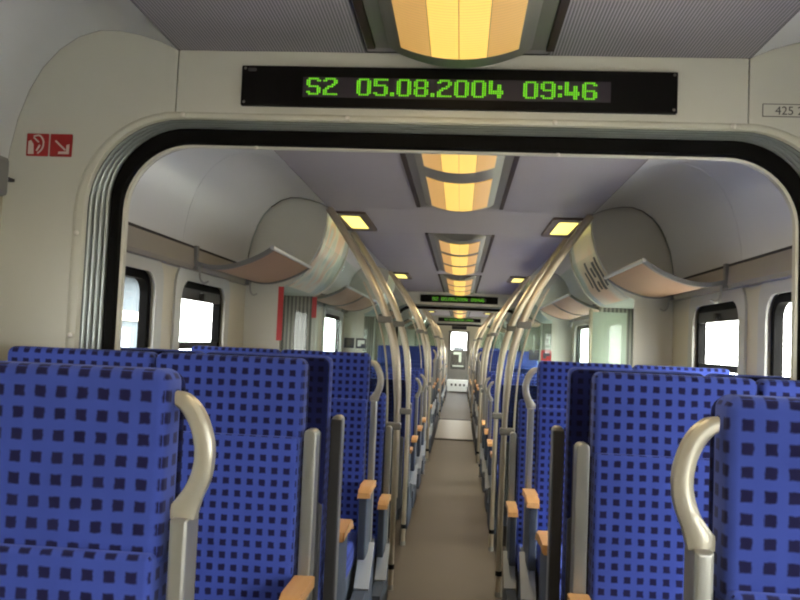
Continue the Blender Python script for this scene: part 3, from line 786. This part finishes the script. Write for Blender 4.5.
rows = [(1.11, .23, 0, 'grip', 1.211, 'nearest row'),
        (2.05, .23, 0, 'plain', SM, 'row just before the gangway frame'),
        (2.50, .23, 1, 'plain', SM, 'back turned, just behind the gangway frame'),
        (3.50, .23, 0, 'grip', SM, 'first forward row beyond the gangway frame'),
        (4.42, 0, 0, 'plain', SM, 'lower row before the nearest arched pole'),
        (6.26, 0, 1, 'plain', SM, 'back turned, right behind the second arched pole'),
        (7.28, 0, 0, 'grip', SM, 'second row beyond near doors'),
        (8.2, 0, 0, 'grip', SM, 'third row beyond near doors'),
        (9.1, 0, 0, 'plain', SM, 'low row before third arched pole'),
        (11.06, 0, 0, 'plain', SM, 'row after fourth arched pole'),
        (11.75, .23, 0, 'grip', SM, 'raised row before second gangway frame'),
        (12.6, .23, 0, 'plain', SM, 'raised row at second gangway frame')]
far = [(13.2, .23, 1, 'plain'), (14.15, .23, 0, 'grip'), (15.1, 0, 0, 'plain'), (16.9, 0, 1, 'plain'), (17.9, 0, 0, 'grip'), (18.8, 0, 0, 'grip'), (19.75, 0, 0, 'plain'), (21.66, 0, 0, 'plain'), (22.5, .23, 0, 'grip'), (23.3, .23, 0, 'plain')]
XC = [(.568, .604), (.556, .584), (.550, .572), (.552, .586), (.556, .575)]
fw = ['first', 'second', 'third', 'fourth', 'fifth', 'sixth', 'seventh', 'eighth', 'ninth', 'last']
for i, (y, z, aw, kind, seam) in enumerate([r[:5] for r in rows]+[f+(SM,) for f in far]):
    for s in (-1, 1):
        cxs = s*(XC[i] if i < len(XC) else (.556, .568))[0 if s < 0 else 1]
        side = 'left' if s < 0 else 'right'
        where = rows[i][5] if i < len(rows) else '%s row past the second display' % fw[i-len(rows)]
        seat(kind, -s, seam, cxs, y, z, aw, 'blue checked aisle seat on the %s, %s' % (side, where), 'blue checked train seats')
        seat('window', -s, seam, cxs+s*.407, y, z, aw, 'blue checked window seat on the %s, %s' % (side, where), 'blue checked train seats')

# ------------------------------------------------------------------ end of the train
bm = BM()
box(bm, -1.4, -.34, END, END+.05, 0, 2.45); box(bm, .34, 1.4, END, END+.05, 0, 2.45); box(bm, -.34, .34, END, END+.05, 1.98, 2.45)
struct(obj('wall_end', bm, 'cream'), 'cream end wall around the last door', 'wall')
d = empty('door_20', (0, END, 0)); struct(d, 'glazed end door at the far end of the aisle', 'door')
bm = BM(); ring2(bm, rrect(-.34, .34, 0, 1.98, .005), rrect(-.25, .25, .72, 1.93, .05), 'y', -.0, .05); obj('door_leaf', bm, 'tray', d)
bm = BM(); prism(bm, rrect(-.25, .25, .72, 1.93, .05), 'y', .02, .026); obj('pane', bm, 'glass', d)
bm = BM(); box(bm, -.25, .25, .0, .015, 1.40, 1.44); obj('crossbar', bm, 'charcoal', d)
# cab gear seen through the door
r = empty('cab_console', (0, END+.6, 0))
bm = BM(); slab(bm, -.6, .6, 0, 1.36, -.1, .4, .05, .02); obj('console_body', bm, 'charcoal', r)
bm = BM(); box(bm, -.18, .18, .42, .55, .6, 1.42, bev=.03); obj('driver_seat', bm, 'shell', r)
bm = BM(); box(bm, -.16, .10, -.14, -.11, 1.2, 1.28); box(bm, .02, .10, -.14, -.11, .95, 1.19); box(bm, -.18, .18, -.14, -.11, .80, .84); obj('monitor', bm, 'housing', r)
tag(r, 'dark cab console seen through the pane of the end door', 'console')
r = empty('heater_box', (0.02, END-.3, 0))
bm = BM(); slab(bm, -.36, .36, .02, .40, -.1, .1, .06, .02); obj('heater_body', bm, 'white', r, True)
for x in (-.2, -.07, .07, .2):
    bm = BM(); box(bm, x-.03, x+.03, -.104, -.098, .2, .27); obj('slot', bm, 'charcoal', r)
tag(r, 'low white box with dark slots on the floor at the aisle end', 'box')
bm = BM(); slab(bm, -.22, .22, 1.98, 2.22, END-2.3, END-2.2, .02, .01); box(bm, -.03, .03, END-2.27, END-2.23, 2.2, CEIL+.001); tag(obj('info_monitor', bm, 'charcoal'), 'dark box hanging over the far end door', 'monitor')

# ------------------------------------------------------------------ outside
bm = BM(); box(bm, 0, 60, -40, 80, -1.3, -1.2); struct(obj('ground', bm, 'ground'), 'pale ground added on the right to bounce light into the train', 'ground')
bm = BM(); box(bm, -60, 0, -40, 80, -1.3, -1.2); struct(obj('ground', bm, 'ballast'), 'dark track ballast on the left, made dark to bounce less light', 'ground')
M['outside_blue'] = plain('outside_blue_grey', srgb(54, 66, 74), .8, var=.3, scale=.8)
def station(s, x, lab):
    r = empty('station_building', (s*x, 6, -1.2))
    bm = BM(); box(bm, *sorted((0, s*4)), -14, 16, 0, 4.2); obj('wall', bm, 'outside_blue' if s < 0 else 'outside_wall', r)
    bm = BM(); box(bm, *sorted((-s*.06, 0)), -14, 16, 3.0, 3.25); obj('fascia_band', bm, 'cream', r)
    bm = BM(); box(bm, *sorted((-s*.5, s*4.3)), -14.5, 16.5, 4.2, 4.5); obj('roof', bm, 'outside_roof', r)
    for y in range(-13, 16, 3):
        bm = BM(); box(bm, *sorted((-s*.03, s*.02)), y, y+1.3, 1.6, 2.8); obj('window', bm, 'outside_glass', r)
    return tag(r, lab, 'building')
station(-1, 9, 'pale building outside the left windows'); station(1, 10, 'pale building outside the right windows')

# ------------------------------------------------------------------ light
w = bpy.data.worlds.new('World'); bpy.context.scene.world = w; w.use_nodes = True
nt = w.node_tree; bg = nt.nodes['Background']; bg.inputs[0].default_value = (1, .985, .94, 1); bg.inputs[1].default_value = 1.0
# overcast sky, brighter towards the right-hand side of the train
tc = nt.nodes.new('ShaderNodeTexCoord'); sp = nt.nodes.new('ShaderNodeSeparateXYZ'); mr = nt.nodes.new('ShaderNodeMapRange')
nt.links.new(tc.outputs['Generated'], sp.inputs[0]); nt.links.new(sp.outputs[0], mr.inputs[0])
mr.inputs[1].default_value = -.7; mr.inputs[2].default_value = .7; mr.inputs[3].default_value = 3.5; mr.inputs[4].default_value = 26.0
nt.links.new(mr.outputs[0], bg.inputs[1])
sun = bpy.data.lights.new('sun', 'SUN'); sun.energy = 20; sun.angle = .2; sun.color = (1, .96, .88)
so = bpy.data.objects.new('sun', sun); C.objects.link(so)
so.rotation_euler = V(-.42, .25, -.88).to_track_quat('-Z', 'Y').to_euler()

# the tubes behind the ceiling diffusers
for (y0, L) in [(-1.3, 1.2), (1.0, 1.6), (3.5, 1.5), (7.4, 2.4), (11.1, 2.4), (3.5+SEC, 1.5), (7.4+SEC, 2.4), (11.1+SEC, 2.4)]:
    al = bpy.data.lights.new('lamp_light', 'AREA'); al.shape = 'RECTANGLE'; al.size = .26; al.size_y = L; al.energy = 5.5*L; al.color = (1, .80, .50)
    ao = bpy.data.objects.new('lamp_light', al); C.objects.link(ao); ao.location = (.008, y0, 2.262)

# ------------------------------------------------------------------ camera
rows_ = [(0.99630577, 0.03827421, -0.07687586), (0.07467257, 0.05600443, 0.99563423), (0.0424125, -0.99769664, 0.0529395)]
R = Matrix([[a, -b, -c] for a, b, c in rows_])
cam = bpy.data.cameras.new('camera'); cam.sensor_width = 36; cam.lens = 36; cam.clip_start = .02; cam.clip_end = 300
co = bpy.data.objects.new('camera', cam); C.objects.link(co)
co.matrix_world = Matrix.Translation((.042, 0, EYE)) @ R.to_4x4()
sc = bpy.context.scene; sc.camera = co
sc.view_settings.view_transform = 'Standard'; sc.view_settings.look = 'None'; sc.view_settings.gamma = 1
sc.view_settings.use_curve_mapping = False; sc.view_settings.exposure = 0.0
sc.cycles.filter_width = 2.1; sc.cycles.max_bounces = 12; sc.cycles.diffuse_bounces = 6; sc.cycles.transparent_max_bounces = 24; sc.cycles.use_denoising = True
